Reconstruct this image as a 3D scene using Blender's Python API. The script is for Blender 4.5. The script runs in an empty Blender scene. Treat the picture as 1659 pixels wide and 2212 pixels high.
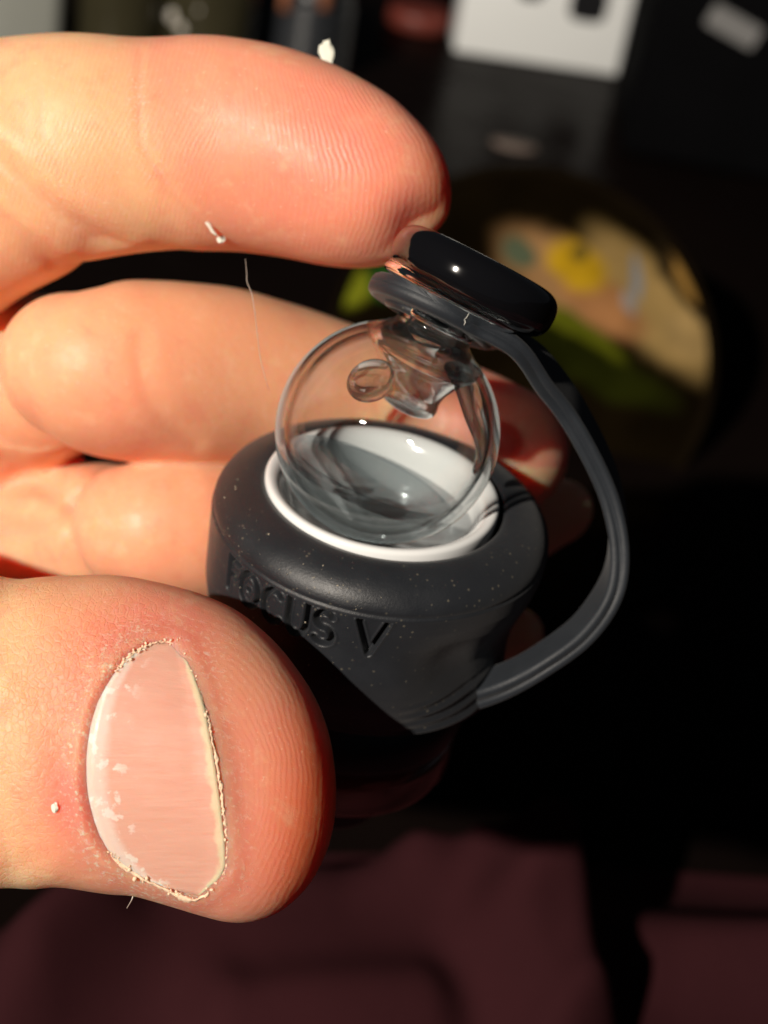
import bpy, bmesh, math, random
import numpy as np
from mathutils import Vector, Matrix
random.seed(7); rng = np.random.default_rng(7)
MM = 0.001
rad = math.radians
scene = bpy.context.scene
col = scene.collection

# ------------------------------------------------------------------ frames
# photo frame (mm): x right, y up, z towards the lens.  World: Z up = axis of the held atomizer.
D = 130.0; FPX = 3510.0; CX, CY = 829.5, 1106.0; H = 120.0
PITCH, ROLL = rad(32), rad(10.5)
sp, cp, sr, cr = math.sin(PITCH), math.cos(PITCH), math.sin(ROLL), math.cos(ROLL)
AX = np.array([sr*cp, cr*cp, sp]); E1 = np.array([cr, -sr, 0.0]); E2 = np.array([-sr*sp, -cr*sp, cp])
RW = np.stack([E1, -E2, AX])                    # photo frame -> world
def P(px, py, z=0.0):
    k = (D - z)/FPX
    return np.array([(px-CX)*k, (CY-py)*k, z])
def W(c):                                       # photo-frame mm -> world metres
    c = np.asarray(c, float)
    w = c @ RW.T
    w = w + np.array([0, 0, H])
    return w*MM
def toC(w):
    w = np.asarray(w, float)/MM - np.array([0, 0, H])
    return w @ RW
def topx(c):
    k = FPX/(D-c[..., 2])
    return c[..., 0]*k+CX, CY-c[..., 1]*k

# ------------------------------------------------------------------ camera, light, exposure
cam_d = bpy.data.cameras.new('camera'); cam = bpy.data.objects.new('camera', cam_d); col.objects.link(cam)
cam.matrix_world = Matrix.Translation(Vector(W((0, 0, D)))) @ Matrix([[*RW[i]] for i in range(3)]).to_4x4()
cam_d.sensor_fit = 'VERTICAL'; cam_d.sensor_height = 24.0
cam_d.lens = 24.0*FPX/2212.0
cam_d.clip_start = 0.01; cam_d.clip_end = 20
cam_d.dof.use_dof = True; cam_d.dof.focus_distance = 0.1165
cam_d.dof.aperture_fstop = cam_d.lens/1.85
scene.camera = cam

world = bpy.data.worlds.new('World'); scene.world = world; world.use_nodes = True
bg = world.node_tree.nodes['Background']; bg.inputs[0].default_value = (0.75, 0.85, 1.0, 1); bg.inputs[1].default_value = 0.017

def lamp(name, c, target, energy, size, color, cone=70):
    l = bpy.data.lights.new(name, 'SPOT'); o = bpy.data.objects.new(name, l); col.objects.link(o)
    l.energy = energy; l.shadow_soft_size = size; l.color = color; l.spot_size = rad(cone); l.spot_blend = 0.4
    p = Vector(W(c)); t = Vector(W(target)); o.location = p
    o.rotation_euler = (t-p).to_track_quat('-Z', 'Y').to_euler()
    return o
LDIR = np.array([-0.43, 0.14, 0.89]); LDIR /= np.linalg.norm(LDIR)
lamp('lamp', LDIR*1300, (0, 0, 0), 112.0, 0.014, (1.0, 0.90, 0.78))
scene.view_settings.view_transform = 'Standard'; scene.view_settings.look = 'None'
scene.view_settings.exposure = 0.0; scene.view_settings.gamma = 1.0
scene.cycles.max_bounces = 14; scene.cycles.transmission_bounces = 12; scene.cycles.transparent_max_bounces = 16
scene.cycles.glossy_bounces = 6; scene.cycles.diffuse_bounces = 3
scene.cycles.caustics_reflective = False; scene.cycles.caustics_refractive = False
scene.cycles.sample_clamp_indirect = 3.0
scene.cycles.use_denoising = True

# ------------------------------------------------------------------ object helpers
def tag(o, label=None, cat=None, group=None, kind=None):
    if label: o['label'] = label
    if cat: o['category'] = cat
    if group: o['group'] = group
    if kind: o['kind'] = kind
    return o
def empty(name, loc, label, cat, group=None):
    o = bpy.data.objects.new(name, None); col.objects.link(o); o.location = loc; o.empty_display_size = 0.005
    return tag(o, label, cat, group)
def mesh_obj(name, verts, faces, mat, parent=None, smooth=True, world_verts=True):
    me = bpy.data.meshes.new(name)
    me.from_pydata([tuple(v) for v in verts], [], faces)
    me.validate()
    if smooth: me.polygons.foreach_set('use_smooth', [True]*len(me.polygons))
    me.materials.append(mat)
    o = bpy.data.objects.new(name, me); col.objects.link(o)
    if parent:
        o.parent = parent
        if world_verts:
            me.transform(Matrix.Translation(-parent.location))
    return o
def origin_to(o, loc):
    o.data.transform(Matrix.Translation(-Vector(loc))); o.location = loc
def bm_obj(name, bm, mat, parent=None, smooth=True):
    me = bpy.data.meshes.new(name); bm.normal_update(); bm.to_mesh(me); bm.free()
    if smooth: me.polygons.foreach_set('use_smooth', [True]*len(me.polygons))
    me.materials.append(mat)
    o = bpy.data.objects.new(name, me); col.objects.link(o)
    if parent: o.parent = parent
    return o
def lathe(prof, n=96, center=(0, 0, 0), ax=(0, 0, 1), xref=None, close=False):
    """prof: list of (r,h) in mm -> world-frame verts in mm offsets; ax in whatever frame, returns verts/faces"""
    ax = np.array(ax, float); ax /= np.linalg.norm(ax)
    x = np.array(xref if xref is not None else ((1, 0, 0) if abs(ax[0]) < .8 else (0, 1, 0)), float)
    x -= ax*np.dot(x, ax); x /= np.linalg.norm(x); y = np.cross(ax, x)
    V = []; F = []
    for (r, h) in prof:
        for k in range(n):
            t = 2*math.pi*k/n
            V.append(np.array(center)+ax*h+(x*math.cos(t)+y*math.sin(t))*max(r, 1e-4))
    m = len(prof)
    for i in range(m-1 if not close else m):
        j = (i+1) % m
        for k in range(n):
            k2 = (k+1) % n
            F.append((i*n+k, i*n+k2, j*n+k2, j*n+k))
    return V, F
def catmull(pts, sub):
    pts = np.asarray(pts, float); out = []
    p = np.vstack([2*pts[0]-pts[1], pts, 2*pts[-1]-pts[-2]])
    for i in range(1, len(p)-2):
        for s in range(sub):
            t = s/sub
            out.append(0.5*((2*p[i])+(-p[i-1]+p[i+1])*t+(2*p[i-1]-5*p[i]+4*p[i+1]-p[i+2])*t*t+(-p[i-1]+3*p[i]-3*p[i+1]+p[i+2])*t**3))
    out.append(pts[-1]); return np.array(out)
def sstep(a, b, x):
    t = np.clip((x-a)/(b-a), 0, 1); return t*t*(3-2*t)
def segdist(px, py, poly):
    """min distance from points to polyline (2-D), arrays"""
    best = np.full(px.shape, 1e9)
    for (x0, y0), (x1, y1) in zip(poly[:-1], poly[1:]):
        dx, dy = x1-x0, y1-y0; L2 = dx*dx+dy*dy+1e-12
        t = np.clip(((px-x0)*dx+(py-y0)*dy)/L2, 0, 1)
        best = np.minimum(best, np.hypot(px-x0-t*dx, py-y0-t*dy))
    return best
def inside(px, py, poly):
    r = np.zeros(px.shape, bool); n = len(poly)
    for i in range(n):
        x0, y0 = poly[i]; x1, y1 = poly[(i+1) % n]
        c = ((y0 > py) != (y1 > py)) & (px < (x1-x0)*(py-y0)/(y1-y0+1e-12)+x0)
        r ^= c
    return r

# ------------------------------------------------------------------ material helpers
class NT:
    def __init__(s, name):
        s.m = bpy.data.materials.new(name); s.m.use_nodes = True
        s.t = s.m.node_tree; s.t.nodes.clear(); s.out = s.n('ShaderNodeOutputMaterial')
    def n(s, typ, **kw):
        nd = s.t.nodes.new(typ)
        for k, v in kw.items():
            if k.startswith('i_'):
                key = k[2:]; key = int(key) if key.isdigit() else key.replace('_', ' ')
                s.set(nd.inputs[key], v)
            else: setattr(nd, k, v)
        return nd
    def set(s, inp, v):
        if isinstance(v, bpy.types.NodeSocket): s.t.links.new(v, inp)
        else: inp.default_value = v
    def math(s, op, a, b=0.0, c=0.0, clamp=False):
        nd = s.n('ShaderNodeMath', operation=op, use_clamp=clamp)
        s.set(nd.inputs[0], a); s.set(nd.inputs[1], b); s.set(nd.inputs[2], c); return nd.outputs[0]
    def mix(s, f, a, b):
        nd = s.n('ShaderNodeMix', data_type='RGBA'); s.set(nd.inputs[0], f)
        for k, v in ((6, a), (7, b)):
            s.set(nd.inputs[k], (*v, 1) if isinstance(v, tuple) and len(v) == 3 else v)
        return nd.outputs[2]
    def attr(s, name): return s.n('ShaderNodeAttribute', attribute_name=name).outputs['Fac']
    def coord(s, k='Object'): return s.n('ShaderNodeTexCoord').outputs[k]
    def map(s, vec, scale=(1, 1, 1), loc=(0, 0, 0), rot=(0, 0, 0)):
        nd = s.n('ShaderNodeMapping'); s.set(nd.inputs[0], vec); nd.inputs['Scale'].default_value = scale
        nd.inputs['Location'].default_value = loc; nd.inputs['Rotation'].default_value = rot; return nd.outputs[0]
    def noise(s, vec, scale, detail=3, rough=.55):
        nd = s.n('ShaderNodeTexNoise'); s.set(nd.inputs['Vector'], vec); nd.inputs['Scale'].default_value = scale
        nd.inputs['Detail'].default_value = detail; nd.inputs['Roughness'].default_value = rough; return nd.outputs[0]
    def voro(s, vec, scale, feature='F1'):
        nd = s.n('ShaderNodeTexVoronoi', feature=feature); s.set(nd.inputs['Vector'], vec); nd.inputs['Scale'].default_value = scale
        return nd.outputs['Distance']
    def ramp(s, f, a, b, lo=0.0, hi=1.0):
        nd = s.n('ShaderNodeMapRange', interpolation_type='SMOOTHSTEP'); s.set(nd.inputs[0], f)
        nd.inputs[1].default_value = a; nd.inputs[2].default_value = b; nd.inputs[3].default_value = lo; nd.inputs[4].default_value = hi
        return nd.outputs[0]
    def bump(s, h, dist, strength=1.0, normal=None):
        nd = s.n('ShaderNodeBump'); s.set(nd.inputs['Height'], h); nd.inputs['Distance'].default_value = dist
        nd.inputs['Strength'].default_value = strength
        if normal is not None: s.set(nd.inputs['Normal'], normal)
        return nd.outputs[0]
    def principled(s, **kw):
        nd = s.n('ShaderNodeBsdfPrincipled')
        for k, v in kw.items():
            if isinstance(v, tuple) and len(v) == 3 and k not in ('Subsurface_Radius',): v = (*v, 1)
            s.set(nd.inputs[k.replace('_', ' ')], v)
        s.t.links.new(nd.outputs[0], s.out.inputs[0]); return nd
    def surface(s, sh): s.t.links.new(sh, s.out.inputs[0])
def simple(name, colr, rough=.5, var=.15, nscale=60, bump=0.0, bscale=400, **kw):
    t = NT(name); v = t.coord()
    n = t.noise(v, nscale, 4)
    dark = tuple(c*(1-var) for c in colr); lite = tuple(min(1, c*(1+var)) for c in colr)
    c = t.mix(n, dark, lite)
    args = dict(Base_Color=c, Roughness=rough); args.update(kw)
    if bump: args['Normal'] = t.bump(t.noise(v, bscale, 4), bump)
    t.principled(**args); return t.m

# ------------------------------------------------------------------ skin
def skin_material():
    t = NT('skin'); v = t.coord()
    red = t.attr('redness'); pale = t.attr('pale')
    n1 = t.noise(v, 160, 4, .6); n2 = t.noise(v, 900, 3)
    base = t.mix(n1, (0.82, 0.415, 0.215), (0.90, 0.53, 0.30))
    base = t.mix(t.math('MULTIPLY', red, t.ramp(n1, .25, .8, .85, 1.15)), base, (0.79, 0.20, 0.15))
    base = t.mix(t.math('MULTIPLY', n2, .18), base, (0.90, 0.58, 0.40))
    base = t.mix(t.math('MULTIPLY', t.attr('edge_glow'), .85), base, (0.92, 0.15, 0.04))  # red glow of light through the flesh, painted into the skin colour
    n4 = t.noise(v, 330, 5, .65)
    base = t.mix(t.ramp(n4, .52, .72, 0, .35), base, (0.80, 0.26, 0.17))
    base = t.mix(t.ramp(n4, .46, .28, 0, .25), base, (0.92, 0.66, 0.42))
    # dry, whitish skin
    vo = t.noise(t.map(v, (1, 1.6, 1)), 2300, 5, .7)
    dry = t.math('MULTIPLY', pale, t.ramp(vo, .50, .68))
    base = t.mix(t.math('MULTIPLY', dry, .8), base, (0.90, 0.80, 0.66))
    # friction ridges and fine wrinkles
    ph = t.math('ADD', t.attr('ridge'), t.math('MULTIPLY', t.math('SUBTRACT', t.noise(v, 380, 3), .5), 2.0))
    s = t.math('SINE', t.math('MULTIPLY', ph, 6.28318))
    s = t.math('MULTIPLY', s, t.math('MULTIPLY', t.attr('ridge_amount'), t.ramp(t.noise(v, 330, 3), .3, .6, .35, 1.0)))
    cell = t.voro(v, 1500, 'SMOOTH_F1')
    wr = t.noise(t.map(v, (1, .35, 1), rot=(.3, .2, .5)), 1500, 4, .65)
    h = t.math('ADD', t.math('MULTIPLY', s, .5), t.math('MULTIPLY', cell, .55))
    h = t.math('ADD', h, t.math('MULTIPLY', t.math('MULTIPLY', wr, 4.0), t.math('ADD', t.attr('wrinkle'), .10)))
    h = t.math('ADD', h, t.math('MULTIPLY', dry, 1.6))
    vc_ = t.n('ShaderNodeVectorMath', operation='MULTIPLY_ADD'); t.set(vc_.inputs[0], t.n('ShaderNodeTexNoise', i_Vector=v, i_Scale=700.0).outputs[1]); vc_.inputs[1].default_value = (.0009,)*3; t.set(vc_.inputs[2], v)
    cr_ = t.voro(t.map(vc_.outputs[0], (1, .55, 1), rot=(.2, .1, .4)), 2300, 'DISTANCE_TO_EDGE')
    h = t.math('ADD', h, t.math('MULTIPLY', t.ramp(cr_, 0, .16, -1, 0), t.math('ADD', .08, t.attr('wrinkle'))))
    fleck = t.math('MULTIPLY', t.ramp(t.noise(v, 3200, 2), .66, .74), .5)  # fine white flecks scattered at random over the skin
    base = t.mix(t.math('MULTIPLY', fleck, .6), base, (0.95, 0.76, 0.58))
    nrm = t.bump(h, 0.000045, 1.0)
    base = t.mix(t.math('MULTIPLY', t.ramp(s, 0, .5), .10), base, (0.93, 0.68, 0.55))
    bs = t.principled(Base_Color=base, Roughness=t.ramp(n2, .2, .8, .36, .52), Normal=nrm,
                 Subsurface_Weight=1.0, Subsurface_Scale=0.0016, Subsurface_Radius=(3.4, 0.65, 0.28), Specular_IOR_Level=.27)
    bs.subsurface_method = 'RANDOM_WALK'
    return t.m
SKIN = skin_material()

def loft(cs, hw, hd, cap0=None, cap1=None, n=40, sub=5, expo=2.15):
    """cs centres (photo frame mm); hw half width across, hd half depth"""
    data = np.hstack([np.array(cs, float), np.array(hw, float)[:, None], np.array(hd, float)[:, None]])
    d = catmull(data, sub)
    c, w, e = d[:, :3], d[:, 3], d[:, 4]
    T = np.gradient(c, axis=0); T /= np.linalg.norm(T, axis=1)[:, None]
    rings = [(c[i], w[i], e[i], T[i]) for i in range(len(c))]
    K = 10
    def cap(cc, ww, ee, TT, f, sgn):
        out = []
        for k in range(1, K+1):
            a = math.pi/2*k/K; s = max(math.cos(a), .02)
            out.append((cc+sgn*TT*ww*f*math.sin(a), ww*s, ee*s, TT))
        return out
    pre = cap(c[0], w[0], e[0], T[0], cap0 or .8, -1)[::-1]
    post = cap(c[-1], w[-1], e[-1], T[-1], cap1 or .8, 1)
    rings = pre+rings+post
    V = []; F = []
    for (cc, ww, ee, TT) in rings:
        S = np.cross(TT, (0, 0, 1.0)); S /= np.linalg.norm(S); N = np.cross(S, TT)
        for k in range(n):
            a = 2*math.pi*k/n; ca, sa = math.cos(a), math.sin(a)
            q = (abs(ca)**expo+abs(sa)**expo)**(-1/expo)
            V.append(cc+S*ww*ca*q+N*ee*sa*q)
    m = len(rings)
    for i in range(m-1):
        for k in range(n):
            k2 = (k+1) % n; F.append((i*n+k, i*n+k2, (i+1)*n+k2, (i+1)*n+k))
    F.append(tuple(range(n))[::-1]); F.append(tuple((m-1)*n+k for k in range(n)))
    return V, F
def finger(pts, cap0=.8, cap1=.8, expo=2.15):
    """pts: (px, py, z, half width px, half depth mm)"""
    cs = [P(x, y, z) for x, y, z, w, d in pts]
    hw = [w*(D-z)/FPX for x, y, z, w, d in pts]; hd = [p[4] for p in pts]
    return loft(cs, hw, hd, cap0, cap1, expo=expo)
def outline(st, z, n=44, expo=2.2):
    """fleshy end of a digit from (px, top, bottom, half depth, dz) stations along px"""
    a = catmull(np.array(st, float), 4); V = []; F = []
    for (x, t_, b_, e, dz) in a:
        c = P(x, (t_+b_)/2, z+dz); w_ = max(.05, (b_-t_)/2*(D-z-dz)/FPX)
        for k in range(n):
            u = 2*math.pi*k/n; ca, sa = math.cos(u), math.sin(u); q = (abs(ca)**expo+abs(sa)**expo)**(-1/expo)
            V.append(c+np.array([0, w_*ca*q, max(e, .05)*sa*q]))
    m = len(a)
    for i in range(m-1):
        for k in range(n):
            k2 = (k+1) % n; F.append((i*n+k, i*n+k2, (i+1)*n+k2, (i+1)*n+k))
    F.append(tuple(range(n))[::-1]); F.append(tuple((m-1)*n+k for k in range(n)))
    return V, F
tubes = [
    outline([(400, 80, 532, 7.8, 0), (500, 84, 535, 7.9, 0), (600, 98, 550, 8.2, .2), (680, 124, 566, 8.2, .6), (740, 150, 573, 8.0, 1), (800, 183, 572, 7.6, 1.4), (850, 214, 562, 6.9, 1.8), (890, 249, 540, 6.1, 2),
             (925, 285, 512, 5.0, 2.2), (950, 322, 490, 3.8, 2.3), (966, 360, 470, 2.5, 2.4), (974, 400, 440, 1.0, 2.4)], -7),
    outline([(140, 1246, 1904, 8.9, 0), (220, 1241, 1912, 8.9, 0), (300, 1247, 1926, 8.7, 0), (380, 1263, 1952, 8.6, 0), (440, 1283, 1973, 8.4, 0), (500, 1313, 1988, 8.1, 0), (550, 1350, 1985, 7.6, 0), (600, 1398, 1966, 7.0, 0), (640, 1450, 1935, 6.2, 0),
             (670, 1498, 1903, 5.3, 0), (692, 1548, 1867, 4.3, 0), (708, 1600, 1832, 3.3, 0), (719, 1660, 1790, 2.0, 0), (724, 1705, 1750, .8, 0)], 10.5),
    # forefinger: middle and end segments, then the first segment going to the palm
    finger([(-60, 335, -9, 232, 8.2), (150, 316, -7, 238, 8.2), (300, 309, -7, 229, 7.9), (450, 304, -7, 221, 7.8), (560, 318, -7, 215, 7.8)], .5, .3),
    finger([(40, 385, -9, 215, 8), (-200, 512, -17, 232, 9), (-460, 640, -28, 250, 10), (-640, 760, -30, 260, 10)], .6, .6),
    # middle finger behind
    finger([(150, 790, -15, 150, 7.6), (230, 806, -14.5, 180, 8.4), (370, 804, -17, 194, 8.8), (560, 824, -21, 184, 8.2), (740, 868, -25, 170, 8.0),
            (900, 915, -26, 160, 7.8), (1020, 950, -25, 150, 7.4), (1100, 974, -24, 136, 6.8)], .92, .96),
    finger([(120, 800, -23, 170, 8.5), (-60, 900, -34, 190, 9), (-460, 940, -44, 215, 10)], .6, .6),
    # ring finger
    finger([(285, 1140, -20, 130, 7.0), (390, 1138, -20, 152, 7.8), (600, 1158, -26, 148, 7.6), (850, 1172, -30, 140, 7.2), (1050, 1150, -32, 118, 6.6), (1190, 1108, -34, 78, 5.4)], .92, 1.2),
    finger([(240, 1150, -27, 150, 7.5), (20, 1180, -36, 180, 8.5), (-460, 1240, -46, 205, 10)], .6, .6),
    # little finger
    finger([(440, 1400, -32, 110, 6.0), (600, 1400, -32, 118, 6.2), (900, 1392, -33, 104, 5.8), (1110, 1365, -34, 62, 4.8)], .9, 1.1),
    finger([(420, 1400, -38, 130, 6.5), (100, 1440, -44, 160, 8), (-460, 1500, -44, 190, 9)], .6, .6),
    # thumb
    finger([(-620, 1420, -6, 350, 11), (-330, 1520, 10, 335, 10.5), (0, 1578, 10, 326, 9.2), (140, 1574, 10.5, 330, 8.9), (300, 1588, 10.5, 338, 8.6)], .6, .25, 2.25),
    # palm and wrist
    finger([(-420, 1010, -40, 560, 11), (-700, 1010, -36, 610, 14), (-1150, 1090, -32, 560, 15), (-1500, 1160, -30, 470, 15)], .45, .3, 2.6),
    finger([(-640, 1400, -8, 330, 12), (-900, 1300, -22, 380, 13), (-1150, 1180, -30, 380, 13)], .6, .6),
]
V = []; F = []
for v, f in tubes:
    o = len(V); V += v; F += [tuple(i+o for i in q) for q in f]
me = bpy.data.meshes.new('tmp'); me.from_pydata([tuple(v) for v in V], [], F); me.update()
bmt = bmesh.new(); bmt.from_mesh(me); bmesh.ops.recalc_face_normals(bmt, faces=bmt.faces); bmt.to_mesh(me); bmt.free()
tmp = bpy.data.objects.new('tmp', me); col.objects.link(tmp)
md = tmp.modifiers.new('r', 'REMESH'); md.mode = 'VOXEL'; md.voxel_size = 0.34; md.use_smooth_shade = True
dg = bpy.context.evaluated_depsgraph_get(); hm = bpy.data.meshes.new_from_object(tmp.evaluated_get(dg))
bpy.data.objects.remove(tmp)
nv = len(hm.vertices)
co = np.empty(nv*3); hm.vertices.foreach_get('co', co); co = co.reshape(-1, 3)
ne = len(hm.edges); ed = np.empty(ne*2, int); hm.edges.foreach_get('vertices', ed); ed = ed.reshape(-1, 2)
deg = np.bincount(ed.ravel(), minlength=nv).astype(float)
def lap(c, w=.5, it=1, mask=None):
    for _ in range(it):
        s = np.stack([np.bincount(ed[:, 0], c[ed[:, 1], k], nv)+np.bincount(ed[:, 1], c[ed[:, 0], k], nv) for k in range(3)], 1)/deg[:, None]
        c = c+(s-c)*w if mask is None else c+(s-c)*(w*mask)[:, None]
    return c
co = lap(co, .6, 9)
# low-frequency fleshy unevenness
def lumps(c, s, a, seed):
    r = np.random.default_rng(seed); out = np.zeros(len(c))
    for _ in range(9):
        k = r.normal(size=3)/s; out += np.sin(c@k+r.uniform(0, 6.28))
    return out*a/3
def normals(c):
    hm.vertices.foreach_set('co', c.ravel()); hm.update()
    n = np.empty(nv*3); hm.vertex_normals.foreach_get('vector', n); return n.reshape(-1, 3)
N = normals(co)
co = co+N*(lumps(co, 5.5, .22, 1)+lumps(co, 2.4, .05, 2))[:, None]
px, py = topx(co)
front = sstep(.05, .35, N[:, 2])
mmpx = (D-co[:, 2])/FPX
disp = np.zeros(nv)
def zone(zlo, zhi): return (co[:, 2] > zlo) & (co[:, 2] < zhi)
def crease(poly, depth, w, zlo, zhi, lip=.35):
    global disp
    d = segdist(px, py, poly)*mmpx; m = front*zone(zlo, zhi)
    disp += m*(-depth*np.exp(-(d/w)**2)+depth*lip*np.exp(-((d-2.1*w)/(1.2*w))**2))
IZ = (-8, 14)
crease([(303, 110), (297, 200), (304, 310), (345, 380), (405, 448), (478, 520)], .12, .26, *IZ, lip=.08)
crease([(315, 330), (380, 440), (440, 520)], .04, .5, *IZ, lip=.1)
crease([(503, 185), (497, 260), (500, 300)], .03, .25, *IZ)
crease([(-80, 300), (0, 365), (60, 425), (130, 478), (250, 548)], .75, 1.1, -14, 14)
crease([(-60, 420), (40, 500), (120, 560)], .35, .8, -14, 14)
crease([(88, 200), (92, 290)], .04, .35, *IZ)
crease([(297, 730), (303, 800), (318, 860), (350, 905), (420, 960)], .13, .7, -30, -6)
crease([(318, 720), (330, 800), (350, 860)], .05, .6, -30, -6)
crease([(385, 1040), (380, 1120), (378, 1210)], .07, .9, -34, -12)
crease([(0, 1010), (80, 1040), (150, 1085)], .6, 1.2, -60, -20)
crease([(0, 1150), (90, 1140), (165, 1090)], .4, 1.0, -60, -20)
crease([(10, 1560), (30, 1700), (75, 1850)], .22, .9, 10, 40)
crease([(-60, 1500), (-20, 1700), (20, 1880)], .35, 1.0, 10, 40)
# soft dent of the fingertip where it presses on the knob
dd = np.hypot(px-905, py-500)*mmpx
disp += -1.1*np.exp(-(dd/3.0)**2)*zone(-9, 12)*front
co = co+N*disp[:, None]
# nail outline (photo pixels), free edge to the right
NAIL = [(383, 1386), (330, 1388), (278, 1416), (240, 1462), (211, 1514), (194, 1570), (185, 1635), (185, 1695), (193, 1750), (210, 1802), (238, 1848),
        (284, 1884), (335, 1910), (385, 1926), (425, 1934), (452, 1918), (486, 1885), (488, 1835), (482, 1770), (474, 1700), (460, 1620), (442, 1540), (418, 1460)]
FREE = NAIL[15:]+[NAIL[0]]; FOLD = NAIL[:16]
tm = zone(5, 45)&(py > 1150)&(N[:, 2] > 0)
ins = inside(px, py, NAIL)&tm
dn = segdist(px, py, NAIL+[NAIL[0]])*mmpx; dfree = segdist(px, py, FREE)*mmpx; dfold = segdist(px, py, FOLD)*mmpx
# fit the nail's smooth surface to the thumb
A_ = np.stack([np.ones(ins.sum()), px[ins]-340, py[ins]-1665, (px[ins]-340)**2, (px[ins]-340)*(py[ins]-1665), (py[ins]-1665)**2], 1)
qc, *_ = np.linalg.lstsq(A_, co[ins, 2], rcond=None)
def nailz(x, y):
    x = x-340; y = y-1665; return qc[0]+qc[1]*x+qc[2]*y+qc[3]*x*x+qc[4]*x*y+qc[5]*y*y
N = normals(co); px, py = topx(co)
tgt = nailz(px, py)
sgn = np.where(ins, -dn, dn)
# sink skin under the nail; raise folds around it
wgt = sstep(.55, -.15, sgn)*tm
newz = co[:, 2]*(1-wgt)+(tgt-.28+.30*sstep(.9, .1, dfree))*wgt
foldb = .42*np.exp(-((sgn-.5)/.55)**2)*tm*sstep(.0, 2.2, dfree)
freeb = .20*np.exp(-((sgn-.4)/.8)**2)*tm*sstep(2.4, .2, dfree)
newz += foldb+freeb
shift = (newz-co[:, 2])
co = co+np.stack([np.zeros(nv), np.zeros(nv), shift], 1)
co = lap(co, .5, 2, mask=(dn < 4)*tm*.6)
N = normals(co)
px, py = topx(co)
# attributes
def addattr(m, name, vals):
    a = m.attributes.new(name, 'FLOAT', 'POINT'); a.data.foreach_set('value', np.asarray(vals, np.float32))
red = np.zeros(nv)
ix = zone(-16, 14)&(py < 600+.0*px)&(py < np.where(px < 250, 655-.35*px, 600))
red = np.where(ix, np.maximum(.75*sstep(250, 420, px+(py-300)*-.35)*1.0, .0), red)
red = np.where(ix, np.maximum(red, .35*np.exp(-(segdist(px, py, [(40, 600), (180, 520)])/90)**2)), red)
red = np.where(ix, np.clip(red*(.78+.4*np.exp(-(np.hypot(px-760, py-340)/190)**2)), 0, 1), red)
th = zone(4, 45)&(py > 1150)
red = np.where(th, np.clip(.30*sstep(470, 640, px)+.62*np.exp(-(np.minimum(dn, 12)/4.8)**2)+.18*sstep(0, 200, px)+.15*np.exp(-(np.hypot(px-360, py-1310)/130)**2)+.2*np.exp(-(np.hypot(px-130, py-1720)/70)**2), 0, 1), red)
md_ = zone(-40, -6)&~ix&~tm
red = np.where(md_&(py < 1010), np.clip(.22+.7*sstep(800, 1050, px)+.25*np.exp(-(np.hypot(px-260, py-960)/160)**2), 0, 1), red)
red = np.where(md_&(py >= 1010), .35, red)
red = np.where(co[:, 2] < -34, .45, red)
edge_glow = np.where(tm, sstep(535, 700, px+.12*(py-1700))**1.2, 0)+np.where(ix, .7*sstep(880, 975, px), 0)  # mask of the painted glow: right edges of thumb and forefinger tip
pale = np.where(tm, np.clip(1.0*np.exp(-((sgn-1.0)/.9)**2)*(sstep(1.0, 3.5, dfree)*.9+.35)+.8*np.exp(-(np.hypot((px-235)/75, (py-1480)/110))**2)+.35*np.exp(-(np.hypot(px-470, py-1410)/60)**2), 0, 1), 0)
pale = np.where(ix, np.clip(.8*np.exp(-(segdist(px, py, [(300, 180), (302, 300), (330, 370)])*mmpx/.8)**2)+.35*np.exp(-(segdist(px, py, [(130, 420), (200, 470)])*mmpx/2.5)**2), 0, 1), pale)
# ridges: rows that loop round the fingertips
r1 = np.hypot((px-655), (py-430)*.86)
kk_ = .0003+.0021*sstep(520, 900, px)
flow = (px+kk_*(py-410)**2)/13.0
r2 = (px+.22*(py-300)+30*np.sin((py-300)/120))/11.5
b = sstep(520, 440, px)
ridge = np.where(ix, flow, 0.0); ramp_ = np.where(ix, .22+.26*sstep(560, 780, px), 0.0)
ridge = np.where(ix&(px < 490), r2, ridge); ramp_ = np.where(ix&(px < 490), .28*sstep(490, 460, px), ramp_)
ramp_ = np.where(ix&(px >= 490), ramp_*sstep(490, 530, px), ramp_)
r3 = np.hypot(px-395, (py-1690)*.72)
ridge = np.where(tm, r3/11.5, ridge); ramp_ = np.where(tm, .30*sstep(.6, 3.0, sgn)*sstep(480, 600, px+.25*(1700-py)*(py < 1700)), ramp_)
ramp_ *= front
wr = np.where(tm, .9*np.exp(-(np.hypot((px-230)/120, (py-1420)/130))**2)+.5*sstep(200, 40, px), 0)+np.where(ix, .25*np.exp(-(np.hypot(px-130, py-440)/130)**2), 0)
for nme, vals in (('edge_glow', edge_glow), ('redness', red), ('pale', pale), ('ridge', ridge), ('ridge_amount', ramp_), ('wrinkle', wr)): addattr(hm, nme, vals)
hw_ = W(co); hm.vertices.foreach_set('co', hw_.ravel()); hm.update()
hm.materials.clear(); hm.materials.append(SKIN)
hm.polygons.foreach_set('use_smooth', [True]*len(hm.polygons))
hm.name = 'hand'
hand = bpy.data.objects.new('hand', hm); col.objects.link(hand)
hloc = Vector(W(P(-300, 1100, -20))); origin_to(hand, hloc)
tag(hand, 'bare hand with forefinger on the black glass knob and thumb on the rubber sleeve', 'hand')

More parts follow.
